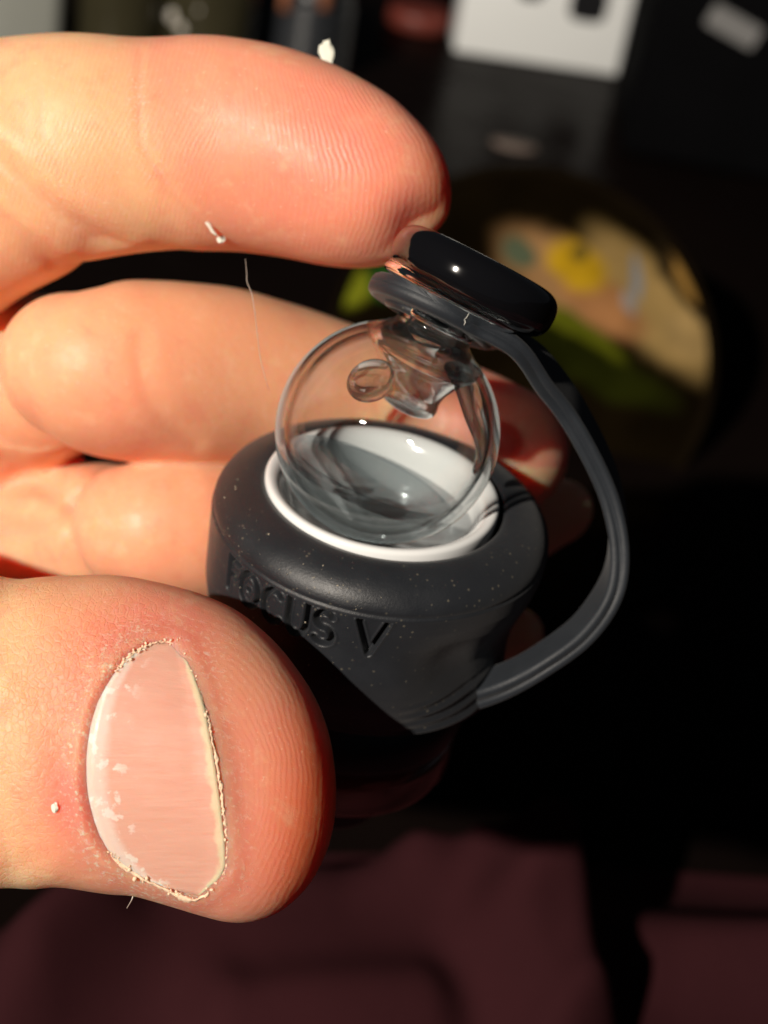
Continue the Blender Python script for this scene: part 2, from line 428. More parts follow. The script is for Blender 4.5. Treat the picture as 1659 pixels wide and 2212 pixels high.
# nail plate
def nail_material():
    t = NT('nail'); v = t.coord()
    u = t.attr('along'); w = t.attr('across')
    st = t.n('ShaderNodeCombineXYZ', i_0=t.math('MULTIPLY', u, 1.2), i_1=t.math('MULTIPLY', w, 16), i_2=0.0).outputs[0]
    n = t.noise(st, 1.6, 4, .6); pt = t.noise(v, 700, 4, .6)
    c = t.mix(n, (0.72, 0.33, 0.25), (0.80, 0.44, 0.34))
    lun = t.ramp(t.math('ADD', u, t.math('MULTIPLY', t.math('SUBTRACT', pt, .5), .10)), .22, .13)
    c = t.mix(t.math('MULTIPLY', lun, .5), c, (0.90, 0.74, 0.68))
    sc = t.math('MULTIPLY', t.ramp(pt, .56, .62), t.ramp(u, .45, .2))
    c = t.mix(t.math('MULTIPLY', sc, .5), c, (0.95, 0.84, 0.78))
    fe = t.ramp(t.math('ADD', u, t.math('MULTIPLY', t.math('SUBTRACT', pt, .5), .14)), .90, .95)
    c = t.mix(t.math('MULTIPLY', fe, .7), c, (0.84, 0.64, 0.42))
    bs = t.principled(Base_Color=c, Roughness=t.ramp(pt, .3, .7, .30, .5), Subsurface_Weight=.9, Subsurface_Scale=.0006, Subsurface_Radius=(1.6, .6, .4),
                 Normal=t.bump(t.math('ADD', n, t.math('MULTIPLY', pt, .5)), .00006), Specular_IOR_Level=.45)
    return t.m
top = np.array([(383, 1392), (345, 1400), (300, 1432), (255, 1475), (222, 1520), (202, 1570), (190, 1640)], float)
# grid: across t (top->bottom), along u (cuticle->free edge)
NU, NT_ = 40, 60
left = catmull(np.array([(318, 1388), (268, 1418), (232, 1464), (204, 1514), (187, 1572), (178, 1640), (178, 1700), (187, 1756), (205, 1808), (236, 1854), (286, 1890), (352, 1918)]), 10)
right = catmull(np.array([(388, 1388), (420, 1462), (444, 1540), (462, 1620), (476, 1700), (484, 1770), (490, 1835), (482, 1888), (432, 1934)]), 10)
def resamp(c, n):
    s = np.r_[0, np.cumsum(np.linalg.norm(np.diff(c, axis=0), axis=1))]; q = np.linspace(0, s[-1], n)
    return np.stack([np.interp(q, s, c[:, k]) for k in range(2)], 1)
Lc, Rc = resamp(left, NT_), resamp(right, NT_)
Vn = []; ua = []; ta = []
jit = np.cumsum(rng.normal(size=NT_))*.5; jit -= np.linspace(jit[0], jit[-1], NT_)
for layer in (0, 1):
    for i in range(NT_):
        for j in range(NU):
            u = j/(NU-1); x, y = Lc[i]*(1-u)+Rc[i]*u
            if j > NU-4: x += jit[i]*(j-(NU-4))*.4
            tt = i/(NT_-1)
            z = nailz(x, y)+(.16 if layer == 0 else -.22)+.12*sstep(.8, 1, u)-.34*sstep(.08, 0, u)-.2*(abs(2*tt-1)**4)
            Vn.append(P(x, y, z)); ua.append(u); ta.append(tt)
Fn = []
for i in range(NT_-1):
    for j in range(NU-1):
        a = i*NU+j; Fn.append((a, a+NU, a+NU+1, a+1)); q = NT_*NU; Fn.append((q+a, q+a+1, q+a+NU+1, q+a+NU))
q = NT_*NU
for i in range(NT_-1):
    a = i*NU+NU-1; Fn.append((a, a+NU, q+a+NU, q+a)); a = i*NU; Fn.append((a, q+a, q+a+NU, a+NU))
for j in range(NU-1):
    a = j; Fn.append((a, a+1, q+a+1, q+a)); a = (NT_-1)*NU+j; Fn.append((a, q+a, q+a+1, a+1))
nail = mesh_obj('fingernail', W(np.array(Vn)), Fn, nail_material(), hand)
addattr(nail.data, 'along', ua); addattr(nail.data, 'across', ta)
tag(nail, 'thumbnail with pale half moon and ragged free edge')

DRY = simple('dry_skin', (.85, .62, .44), .95, .06, 2500, Specular_IOR_Level=.0, Subsurface_Scale=.0004)
bmd = bmesh.new()
def crumb(c, r_):
    n0 = len(bmd.verts); res = bmesh.ops.create_icosphere(bmd, subdivisions=1, radius=1)
    e_ = rng.uniform(.3, 1.6, 3)*r_; rot = Matrix.Rotation(rng.uniform(0, 6.28), 3, Vector(rng.normal(size=3)))
    for v in res['verts']:
        q_ = rot @ Vector([v.co[k]*e_[k]*rng.uniform(.7, 1.3) for k in range(3)]); v.co = Vector(W(c+np.array(q_)))-hloc
fr_ = resamp(right, 200); lo_ = resamp(catmull(np.array([(232, 1842), (290, 1886), (350, 1916), (424, 1942), (490, 1888)]), 10), 100); up_ = resamp(catmull(np.array([(246, 1452), (284, 1412), (334, 1388), (386, 1386)]), 10), 60)
for (pth, cnt, spread, rmx) in ((fr_, 70, 3.0, .13), (lo_, 60, 5, .16), (up_, 50, 7, .12)):
    for _ in range(cnt):
        i = rng.integers(0, len(pth)); x, y = pth[i]+rng.normal(size=2)*spread*np.array([.7, 1])+np.array([1.0, 0])
        crumb(P(x, y, nailz(x, y)+rng.uniform(0, .30)), min(rmx, rng.lognormal(-2.45, .45)))
def ribbon(pth, w0, w1, lift, off, seed):
    r_ = np.random.default_rng(seed); n_ = len(pth); rows = 7
    nz = [np.convolve(r_.normal(size=n_+8), np.ones(k)/k, 'same')[4:-4]*k**.5 for k in (3, 9)]
    tg = np.gradient(pth, axis=0); tg /= np.linalg.norm(tg, axis=1)[:, None]; nn_ = np.stack([-tg[:, 1], tg[:, 0]], 1)
    prev = None
    for i in range(n_):
        e_ = math.sin(math.pi*i/(n_-1))**.4; w_ = (w0+w1*abs(nz[1][i]))*e_+.5; row = []
        for j in range(rows):
            u = j/(rows-1)*2-1; q_ = pth[i]+nn_[i]*(u*w_+off+nz[0][i]*.7)
            row.append(bmd.verts.new(Vector(W(P(q_[0], q_[1], nailz(q_[0], q_[1])-.10+(1-u*u)**.5*(lift+.035*nz[0][i]+.05*r_.normal())*e_+.0)))-hloc))
        if prev:
            for j in range(rows-1): bmd.faces.new((prev[j], prev[j+1], row[j+1], row[j]))
        prev = row
ribbon(fr_, 2.8, 2.0, .34, -1.0, 3); ribbon(lo_, 2.4, 3.0, .32, 2.0, 4); ribbon(up_, 1.8, 2.5, .28, 1.0, 5)
dry = bm_obj('dry_skin', bmd, DRY, hand, smooth=True); tag(dry, 'flaky dry skin round the edge of the thumbnail', kind='stuff')

# ------------------------------------------------------------------ device
OD = P(827, 1055, -2.9)
RS = 1.03
ODw = Vector(W(OD))
def rubber(name, base, rough=.44, speck=True):
    t = NT(name); v = t.coord()
    n = t.noise(v, 5200, 3, .7); n2 = t.noise(v, 240, 4, .6)
    c = t.mix(n2, tuple(b*.8 for b in base), tuple(b*1.25 for b in base))
    if speck:
        d = t.voro(v, 1500); sp_ = t.math('MULTIPLY', t.ramp(d, .20, .08), t.ramp(n2, .42, .62))
        c = t.mix(t.math('MULTIPLY', sp_, .55), c, (0.16, 0.14, 0.10))
    nr = t.bump(n, .00003, .8)
    nr = t.bump(n2, .00008, .6, nr)
    t.principled(Base_Color=c, Roughness=t.ramp(n2, .3, .7, rough-.05, rough+.07), Normal=nr, Specular_IOR_Level=.5, Sheen_Weight=.08, Sheen_Roughness=.5)
    return t.m
RUB = rubber('black_rubber', (0.0110, 0.0128, 0.0165)); STRAP = rubber('strap_rubber', (0.010, 0.0135, 0.019), .58, False)

# letter strokes in a unit box, width ~.8, height 1
def arc(cx, cy, rx, ry, a0, a1, n=14): return [(cx+rx*math.cos(rad(a0+(a1-a0)*i/n)), cy+ry*math.sin(rad(a0+(a1-a0)*i/n))) for i in range(n+1)]
LET = {
 'F': [[(.12, 0), (.12, 1), (.62, 1)], [(.12, .52), (.52, .52)]],
 'O': [arc(.42, .5, .38, .48, 0, 360, 26), [(.42, .5), (.43, .5)]],
 'C': [arc(.44, .5, .38, .48, 48, 312, 22)],
 'U': [[(.08, 1), (.08, .36)]+arc(.38, .36, .30, .34, 180, 360, 12)+[(.68, 1)]],
 'S': [arc(.38, .74, .27, .24, 35, 180, 10)+arc(.38, .74, .27, .24, 180, 268, 6)+arc(.38, .25, .29, .25, 88, 0, 6)+arc(.38, .25, .29, .25, 0, -145, 10)],
 'V': [[(.02, 1), (.38, 0), (.74, 1)]],
}
R0 = 13.6
def theta_at(pxx, h):
    best = None
    for k in range(400):
        th_ = rad(70+k*.27); c = OD+E1*R0*RS*math.cos(th_)+E2*R0*RS*math.sin(th_)+AX*h
        x, _ = topx(c)
        if best is None or abs(x-pxx) < best[0]: best = (abs(x-pxx), th_)
    return best[1]
LH = 2.95; LB = -6.3
strokes = []
for ch, pxx in (('F', 497), ('O', 528), ('C', 578), ('U', 634), ('S', 692), ('V', 793)):
    tc = theta_at(pxx, LB+1.4)
    if ch == 'V': wsc = 2.9
    else: wsc = 2.55
    for st in LET[ch]:
        strokes.append([((tc*R0-(x-.40)*wsc), LB+y*LH) for x, y in st])
# lathe with angle-dependent wall
thetas = np.unique(np.round(np.concatenate([np.linspace(0, rad(80), 70), np.linspace(rad(80), rad(160), 330), np.linspace(rad(160), rad(360), 150)[:-1]]), 6))
top_prof = [(9.30, -2.5), (9.42, -.9), (9.55, -.35), (9.8, -.12), (10.2, -.06), (10.8, -.12), (11.4, -.28), (12.0, -.52), (12.5, -.82), (12.9, -1.18), (13.2, -1.55), (13.42, -1.95), (13.53, -2.3), (13.56, -2.55), (13.50, -2.66), (13.50, -2.74), (13.60, -2.84), (13.64, -3.0)]
hs = np.concatenate([np.linspace(-3.1, -7.2, 64), np.linspace(-7.35, -15.8, 60)])
def wall_r(th_, h):
    s = (-h-3.0)
    panel = 13.64-.02*s-.35*sstep(-9.0, -12.0, h)*1.0-1.2*sstep(-11.0, -16.6, h)
    hh = [-3, -4.5, -6, -8, -10, -12, -14, -15.3, -16.6]
    rr = [13.64, 13.55, 13.3, 12.8, 12.3, 12.1, 12.2, 12.4, 12.3]
    taper = np.interp(-h, [-q for q in hh], rr)
    taper = taper-1.3*np.exp(-((th_-rad(64))/rad(22))**2)*np.exp(-((h+8.6)/2.9)**2)-.5*np.exp(-((th_-rad(30))/rad(16))**2)*np.exp(-((h+10)/3)**2)
    # diagonal ridge where the lettered panel meets the tapered flank
    edge = rad(72)+(-h-5.0)*rad(1.8)*-1.0
    f = sstep(edge-rad(20), edge+rad(16), th_)*sstep(rad(215), rad(185), th_)
    r = taper*(1-f)+panel*f
    # little grip ribs at the lower front right
    g = sstep(rad(22), rad(36), th_)*sstep(rad(74), rad(60), th_)*sstep(-11.3, -12.6, h)*sstep(-16.4, -15.6, h)
    r = r+g*.10*np.sin((h+th_*1.5)*5.2)
    return r
Vs = []
for (r, h) in top_prof:
    for t_ in thetas: Vs.append((r, t_, h))
for h in hs:
    for t_ in thetas: Vs.append((float(wall_r(t_, h)), t_, h))
for (dr, h) in ((-.25, -16.15), (-.7, -16.35), (-1.4, -16.4), (-2.2, -16.2)):
    for t_ in thetas: Vs.append((float(wall_r(t_, -16.6))+dr, t_, h))
Vs = np.array(Vs)
sx = Vs[:, 1]*R0; dm = np.full(len(Vs), 9.0)
sel = (Vs[:, 2] < -3.2)&(Vs[:, 2] > -7.35)
for st in strokes: dm[sel] = np.minimum(dm[sel], segdist(sx[sel], Vs[sel, 2], st))
Vs[:, 0] -= .75*sstep(.29, .15, dm)
Vs[:, 0] += .085*np.exp(-((dm-.36)/.09)**2)
nt = len(thetas); nr_ = len(Vs)//nt
xyz = np.stack([Vs[:, 0]*np.cos(Vs[:, 1]), -Vs[:, 0]*np.sin(Vs[:, 1]), Vs[:, 2]], 1)*MM
Fs = []
for i in range(nr_-1):
    for k in range(nt):
        k2 = (k+1) % nt; Fs.append((i*nt+k, (i+1)*nt+k, (i+1)*nt+k2, i*nt+k2)[::-1])
sleeve = empty('rubber_sleeve', ODw, 'matte black rubber sleeve lettered FOCUS V with a looping tether strap, above the thumb', 'rubber sleeve')
mesh_obj('sleeve_body', xyz, Fs, RUB, sleeve, world_verts=False)
tag(bpy.data.objects['sleeve_body'], 'collar with debossed lettering FOCUS V and dusty shoulder')

# glass cap frame
BC = P(837, 934, 0.0); RB = 9.0
BX = np.array([.40, .87, .27]); BX /= np.linalg.norm(BX)
WT = np.array([.0, -.10, .995]); WT = WT-np.array([.44, .898, 0])*np.dot(WT, (.44, .898, 0)); WT /= np.linalg.norm(WT)
TD = np.cross(np.array([.44, .898, .05]), WT); TD /= np.linalg.norm(TD); TD = TD if TD[0] > 0 else -TD
# tether strap: centre line, half width, thickness
T0 = BC+BX*10.35-TD*.7
HWS = 2.5
fp = [(1112, 776, 4.6), (1202, 868, 1.5), (1268, 972, -.5), (1318, 1085, -2), (1338, 1200, -2.5), (1322, 1300, -2.5), (1262, 1392, -2), (1170, 1462, -2), (1085, 1508, -3), (1000, 1535, -5)]
cl = [T0-TD*6.0, T0-TD*3.5, T0, T0+TD*3.4]
cl += [P(x, y, z)-E2*HWS*.9 for x, y, z in fp]
cl = catmull(np.array(cl), 16)
sl = np.r_[0, np.cumsum(np.linalg.norm(np.diff(cl, axis=0), axis=1))]
n_s = 220; sq = np.linspace(0, sl[-1], n_s); cl = np.stack([np.interp(sq, sl, cl[:, k]) for k in range(3)], 1)
for _ in range(5): cl[1:-1] = .5*cl[1:-1]+.25*(cl[:-2]+cl[2:])
T = np.gradient(cl, axis=0); T /= np.linalg.norm(T, axis=1)[:, None]
V = []; i_start = int(np.searchsorted(sq, 5.6)); r_t = 5.0
def section(hw, ht):
    pts = []
    rc = min(ht*.45, hw*.6)
    # rounded slab with a parting groove on each narrow edge
    for sx_, sy_ in ((1, 1), (-1, 1), (-1, -1), (1, -1)):
        pass
    arcn = 5
    def corner(cx_, cy_, a0):
        q_ = [(cx_+rc*math.cos(rad(a0+90*i/arcn)), cy_+rc*math.sin(rad(a0+90*i/arcn))) for i in range(arcn+1)]
        t0, t1 = rad(a0), rad(a0+90); e_ = .03
        return [(q_[0][0]+e_*math.sin(t0), q_[0][1]-e_*math.cos(t0))]+q_+[(q_[-1][0]-e_*math.sin(t1), q_[-1][1]+e_*math.cos(t1))]
    g = .17
    pts = [(hw-g, 0.0), (hw-.01, .06)]+corner(hw-rc, ht-rc, 0)+corner(-hw+rc, ht-rc, 90)+[(-hw+.01, .06), (-hw+g, 0), (-hw+.01, -.06)]+corner(-hw+rc, -ht+rc, 180)+corner(hw-rc, -ht+rc, 270)+[(hw-.01, -.06)]
    return pts
m_s = None
for i in range(i_start, n_s):
    s = sq[i]
    k = sstep(10, 17, s)
    w_ = WT*(1-k)+E2*k; w_ = w_-T[i]*np.dot(w_, T[i]); w_ /= np.linalg.norm(w_)
    nrm = np.cross(w_, T[i])
    hw = r_t+(HWS-r_t)*float(sstep(7, 15, s))
    hw -= .9*float(sstep(sl[-1]-28, sl[-1]-9, s))
    ht = .80 if s > 1.0 else .4+.4*s
    ht = ht*(1+.25*float(sstep(sl[-1]-8, sl[-1], s)))
    sec = section(hw, ht); m_s = len(sec)
    for (a, b) in sec: V.append(cl[i]+w_*a+nrm*b)
F = []
n_r = n_s-i_start
for i in range(n_r-1):
    for k in range(m_s):
        k2 = (k+1) % m_s; F.append((i*m_s+k, i*m_s+k2, (i+1)*m_s+k2, (i+1)*m_s+k))
F.append(tuple(range(m_s))[::-1]); F.append(tuple((n_r-1)*m_s+k for k in range(m_s)))
tax = np.cross(WT, TD); tax = tax if tax[1] > 0 else -tax
dv, df = lathe([(0, -.86), (4.7, -.86), (4.75, -.86), (5.1, -.80), (5.32, -.62), (5.40, -.40), (5.42, -.36), (5.44, -.07), (5.43, -.05), (5.28, 0), (5.43, .05), (5.44, .07), (5.42, .36), (5.40, .40), (5.32, .62), (5.1, .80), (4.75, .86), (4.7, .86), (0, .86)], 96, T0, tax)
o_ = len(V); V += list(dv); F += [tuple(q+o_ for q in f) for f in df]
tether = mesh_obj('tether_strap', W(np.array(V)), F, STRAP, sleeve)
tag(tether, 'dark grey rubber tether looping up round the right to the glass neck')
# gasket under the tongue
gv, gf = lathe([(2.9+.45*math.cos(a), -1.0+.4*math.sin(a)) for a in np.linspace(0, 2*math.pi, 12, endpoint=False)], 64, T0-TD*.4+BX*.15, (.44, .898, .06), close=True)
mesh_obj('strap_grommet', W(np.array(gv)), gf, RUB, sleeve)

# ceramic bowl + heater = atomizer
def ceramic():
    t = NT('white_ceramic'); v = t.coord()
    n = t.noise(v, 300, 3)
    t.principled(Base_Color=t.mix(n, (0.74, 0.76, 0.77), (0.82, 0.83, 0.83)), Roughness=.16, Specular_IOR_Level=.5, Coat_Weight=.3, Coat_Roughness=.05)
    return t.m
atom = empty('atomizer', ODw, 'white ceramic cup held inside the black rubber sleeve, with a dark glass skirt below', 'atomizer')
def dev(name, prof, mat, parent, n=96, center=(0, 0, 0), label=None, close=False):
    v, f = lathe(prof, n, center, (0, 0, 1), close=close)
    o = mesh_obj(name, np.array(v)*MM, f, mat, parent, world_verts=False)
    if label: o['label'] = label
    return o
CER = ceramic(); BLK = simple('black_plastic', (.012, .012, .014), .35, .2, 200)
dev('ceramic_cup', [(9.35, -2.4), (9.42, -.6), (9.42, -.02), (9.34, .20), (9.18, .32), (8.95, .32), (8.65, .22), (8.3, -.05), (8.0, -.5), (7.75, -1.3), (7.5, -2.6), (7.0, -4.1), (6.2, -5.3), (4.6, -5.9), (3.0, -6.1), (2.75, -6.25), (2.7, -7.4), (0, -7.4)], CER, atom)
HEAT = simple('dark_heater', (.018, .014, .013), .5, .4, 900, .00005, 1500)
dev('heater_disc', [(0, -6.35), (1.2, -6.3), (2.1, -6.5), (2.6, -6.9), (2.62, -7.3)], HEAT, atom)
# three dark slots in the floor of the cup
for k, (ang, rr_, ln, wd_) in enumerate(((112, 6.9, 2.3, .75), (40, 6.0, .8, .45), (86, 5.3, 1.9, 1.0))):
    bm = bmesh.new()
    ring = [(ln*math.cos(a)*(1 if abs(math.cos(a)) > .3 else 1), wd_*math.sin(a)) for a in np.linspace(0, 2*math.pi, 20, endpoint=False)]
    vs = [bm.verts.new((x*MM, y*MM, .25*MM)) for x, y in ring]; vb = [bm.verts.new((x*MM*.9, y*MM*.8, -.5*MM)) for x, y in ring]
    bm.faces.new(vs)
    for i in range(20): bm.faces.new((vs[i], vb[i], vb[(i+1) % 20], vs[(i+1) % 20]))
    o = bm_obj('air_slot', bm, HEAT, atom, smooth=False)
    a = rad(ang); o.location = (rr_*math.cos(a)*MM, rr_*math.sin(a)*MM, (-5.35 if rr_ < 6.5 else -4.55)*MM); o.rotation_euler = (0, rad(-16), a+math.pi/2*0)
    o.rotation_euler = (Matrix.Rotation(a, 3, 'Z') @ Matrix.Rotation(rad(-22), 3, 'Y') @ Matrix.Rotation(math.pi/2, 3, 'Z')).to_euler()
dev('barrel', [(8.9, -2.5), (9.0, -16), (9.6, -17.8), (10.2, -18.6), (10.3, -21.4), (10.0, -22.3), (8.6, -22.4), (0, -22.4)], BLK, atom)
def smoked():
    t = NT('smoked_glass')
    g = t.n('ShaderNodeBsdfGlass', i_Color=(.55, .45, .42, 1), i_Roughness=.02, i_IOR=1.45)
    tr = t.n('ShaderNodeBsdfTransparent', i_Color=(.8, .7, .66, 1))
    m = t.n('ShaderNodeMixShader', i_0=.5); t.t.links.new(g.outputs[0], m.inputs[1]); t.t.links.new(tr.outputs[0], m.inputs[2]); t.surface(m.outputs[0]); return t.m
dev('glass_skirt', [(9.4, -22.4), (10.0, -22.5), (10.05, -24), (10.0, -26.4), (9.7, -27.1), (9.4, -27.1), (9.1, -26.6), (9.1, -22.5)], smoked(), atom)
SLV = simple('inner_metal', (.30, .15, .12), .5, .2, 200, Metallic=.6)
dev('inner_core', [(7.9, -22.3), (7.9, -25.8), (7.4, -26.5), (6.4, -26.9), (6.2, -28.6), (5.8, -29.2), (0, -29.2)], SLV, atom)
dev('connector', [(5.0, -29.2), (5.0, -33.0), (4.6, -33.6), (0, -33.6)], BLK, atom)

# glass bubble cap
def clear_shell():
    t = NT('clear_glass_shell')
    v = t.coord()
    nr = t.bump(t.noise(v, 120, 2), .0002, .2)
    gl = t.n('ShaderNodeBsdfGlass', i_Roughness=.0, i_IOR=1.46, i_Color=(.80, .83, .84, 1), i_Normal=nr)
    lw0 = t.n('ShaderNodeLayerWeight', i_Blend=.5)
    tr = t.n('ShaderNodeBsdfTransparent', i_Color=t.mix(t.math('POWER', lw0.outputs['Facing'], 3.0), (.975, .982, .982), (.42, .44, .45)))
    gs = t.n('ShaderNodeBsdfGlossy', i_Roughness=.015, i_Color=(1, 1, 1, 1), i_Normal=nr)
    lw = t.n('ShaderNodeLayerWeight', i_Blend=.5)
    sch = t.math('MULTIPLY_ADD', t.math('POWER', lw.outputs['Facing'], 5.0), .9, .035)
    m1 = t.n('ShaderNodeMixShader', i_0=sch); t.t.links.new(tr.outputs[0], m1.inputs[1]); t.t.links.new(gs.outputs[0], m1.inputs[2])
    f = t.ramp(lw.outputs['Facing'], .58, .86, 0, 1)
    m2 = t.n('ShaderNodeMixShader', i_0=f); t.t.links.new(m1.outputs[0], m2.inputs[1]); t.t.links.new(gl.outputs[0], m2.inputs[2])
    t.surface(m2.outputs[0]); return t.m
def clear_solid():
    t = NT('clear_glass'); v = t.coord()
    gl = t.n('ShaderNodeBsdfGlass', i_Roughness=.0, i_IOR=1.46, i_Color=(.97, .985, .985, 1), i_Normal=t.bump(t.noise(v, 150, 2), .0005, .5))
    t.surface(gl.outputs[0]); return t.m
SHELL = clear_shell(); CLEAR = clear_solid()
def base_glass(gf):
    t = NT('thick_glass'); gl = t.n('ShaderNodeBsdfGlass', i_Roughness=.0, i_IOR=1.46, i_Color=(.93, .95, .95, 1)); tr = t.n('ShaderNodeBsdfTransparent', i_Color=(.84, .86, .87, 1))
    m = t.n('ShaderNodeMixShader', i_0=gf); t.t.links.new(tr.outputs[0], m.inputs[1]); t.t.links.new(gl.outputs[0], m.inputs[2]); t.surface(m.outputs[0]); return t.m
BASEM = base_glass(.22); STEMM = base_glass(.68)
cap = empty('glass_bubble_cap', Vector(W(BC)), 'clear hollow glass bubble with glossy black knob, tipped in the white cup', 'glass cap')
def glass(name, prof, mat, center=BC, ax=BX, n=128, close=False, ecc=None):
    v, f = lathe(prof, n, center, ax, xref=E1, close=close)
    return mesh_obj(name, W(np.array(v)), [q_[::-1] for q_ in f] if False else f, mat, cap)
def sph(r, a0, a1, n=60): return [(r*math.sin(rad(a0+(a1-a0)*i/n)), r*math.cos(rad(a0+(a1-a0)*i/n))) for i in range(n+1)]
outer = sph(RB, 180, 26, 90)           # from the bottom up to the neck
outer += [(3.55, 8.45), (3.2, 8.8), (3.05, 9.2), (3.0, 9.6)]
glass('bubble', outer, SHELL)
innr = sph(RB-.75, 180, 30, 90)[::-1]
glass('bubble_inner_wall', innr, SHELL)
bs_ = sph(RB-.06, 180, 118, 40)+[(x*.985, y+.55) for x, y in sph(8.0, 122, 180, 30)]
glass('glass_base', bs_, BASEM)
# melted glass stem: neck running down inside
stem = [(0, 11.6), (2.85, 11.6), (2.85, 9.7), (2.9, 9.2), (3.2, 8.6), (4.4, 7.6), (5.0, 6.9), (4.6, 6.3), (3.7, 5.6), (2.9, 4.8), (2.4, 3.9), (2.3, 3.2), (2.0, 2.6), (1.2, 2.2), (0, 2.1)]
st = catmull(np.array(stem), 6); st[:, 0] = np.maximum(st[:, 0], 0)
v, f = lathe([tuple(x) for x in st], 96, (0, 0, 0), (0, 0, 1))
v = np.array(v); down = np.clip(7.5-v[:, 2], 0, 7)
v[:, 0] += .022*down**2*1.0; v[:, 1] += .25*np.sin(v[:, 2]*1.1)*down/6
ang = np.arctan2(v[:, 1], v[:, 0]); sc_ = 1+.08*np.sin(ang*2+v[:, 2]*.7)*np.clip(down, 0, 1); v[:, :2] *= sc_[:, None]
bx_ = E1-BX*np.dot(E1, BX); bx_ /= np.linalg.norm(bx_); by_ = np.cross(BX, bx_)
vc = BC+v[:, 0:1]*bx_+v[:, 1:2]*by_+v[:, 2:3]*BX
mesh_obj('glass_stem', W(vc), f, STEMM, cap)
# small side hole tube (the oval seen inside on the left)
tv, tf = lathe([(.0, -.55), (.9, -.5), (1.7, -.25), (1.95, 0), (1.7, .25), (.9, .5), (0, .55)], 48, P(802, 822, 6.2), (-.25, .45, .86)); tv = np.array(tv)
mesh_obj('glass_drip', W(tv), tf, STEMM, cap)
def streak(pts, r0, r1):
    p = catmull(np.array([BC+d_ for d_ in pts]), 10); m_ = len(p); T_ = np.gradient(p, axis=0); T_ /= np.linalg.norm(T_, axis=1)[:, None]; V = []; F = []
    for i in range(m_):
        a_ = np.cross(T_[i], p[i]-BC); a_ /= np.linalg.norm(a_); b_ = np.cross(T_[i], a_); u = i/(m_-1); rr = (r0+(r1-r0)*u)*max(.05, math.sqrt(max(0, 1-max(0, (u-.85)/.15)**2)))
        for k in range(14): t_ = 2*math.pi*k/14; V.append(p[i]+a_*math.cos(t_)*rr*1.5+b_*math.sin(t_)*rr*.6)
    for i in range(m_-1):
        for k in range(14): k2 = (k+1) % 14; F.append((i*14+k, i*14+k2, (i+1)*14+k2, (i+1)*14+k))
    F.append(tuple(range(14))[::-1]); F.append(tuple((m_-1)*14+k for k in range(14)))
    mesh_obj('glass_streak', W(np.array(V)), F, STEMM, cap)
def onball(az, ang, rr=7.95): a_, g_ = rad(az), rad(ang); return BX*rr*math.cos(g_)+(bx_*math.cos(a_)+by_*math.sin(a_))*rr*math.sin(g_)
bs1 = -1 if by_[2] < 0 else 1
for az0, bend, end, ra, rb in ((14, 14, 92, 1.3, .55),):
    streak([onball(bs1*(az0+bend*math.sin(k_*1.0)), 24+(end-24)*k_/5, 7.7) for k_ in range(6)], ra, rb)
# black knob
KC = P(1024, 607, 4.6); KX = np.array([.45, .87, .13]); KX /= np.linalg.norm(KX)
pr = []
for a in np.linspace(-90, 90, 41):
    ca, sa = math.cos(rad(a)), math.sin(rad(a))
    q_ = (abs(ca)**2.6+abs(sa)**2.6)**(-1/2.6)
    pr.append((4.55*0+ (4.7+2.15*0)*0 + 0, 0)) if False else None
    pr.append((4.6+2.3*ca*q_ if abs(a) < 90 else 4.6, 1.95*sa*q_))
prof = [(0, -1.95)]+[(x*1.0, -1.95) for x in (1.5, 3.0)]+pr+[(3.0, 2.05), (1.5, 2.12), (0, 2.15)]
KBLK = NT('black_glass'); KBLK.principled(Base_Color=(.004, .004, .005), Roughness=.05, Specular_IOR_Level=.6, Coat_Weight=.5, Coat_Roughness=.09,
      Normal=KBLK.bump(KBLK.noise(KBLK.coord(), 150, 2), .0003, .3))
v, f = lathe(prof, 128, KC, KX, xref=E1)
knob = mesh_obj('knob', W(np.array(v)), f, KBLK.m, cap); tag(knob, 'glossy black glass knob under the fingertip')
# clear collar under the knob
KB = KC-KX*1.9-TD*.95
cprof = [(0, -.0), (5.2, .5), (5.6, .3), (5.8, -.05), (5.6, -.35), (4.8, -.6), (3.8, -1.0), (3.0, -1.7), (2.7, -2.6), (0, -2.6)]
v, f = lathe([tuple(np.maximum(x, (0, -9))) for x in catmull(np.array(cprof), 5)], 96, KB, KX, xref=E1)
mesh_obj('clear_collar', W(np.array(v)), f, CLEAR, cap)

for e_ in (atom,): e_.scale = (RS, RS, 1.0)
sb_ = bpy.data.objects['sleeve_body']; sb_.scale = (RS, RS, 1.0); sb_.location = (.00035, 0, 0)
# ------------------------------------------------------------------ dust and fibres
def quadtube(path, r, nseg=5):
    path = np.asarray(path, float); T = np.gradient(path, axis=0); T /= np.linalg.norm(T, axis=1)[:, None]+1e-9
    V = []; F = []
    for i, p in enumerate(path):
        a = np.cross(T[i], (0, .3, 1)); a /= np.linalg.norm(a); b_ = np.cross(T[i], a)
        rr = r*(.35+.65*math.sin(math.pi*min(1, max(0, i/(len(path)-1)))*.9+.15))
        for k in range(nseg):
            t_ = 2*math.pi*k/nseg; V.append(p+(a*math.cos(t_)+b_*math.sin(t_))*rr)
    for i in range(len(path)-1):
        for k in range(nseg):
            k2 = (k+1) % nseg; F.append((i*nseg+k, i*nseg+k2, (i+1)*nseg+k2, (i+1)*nseg+k))
    return V, F
DUST = simple('dust', (.38, .33, .25), .8, .4, 3000); FIB = simple('fibre', (.7, .68, .62), .7, .1, 500)
V = []; F = []
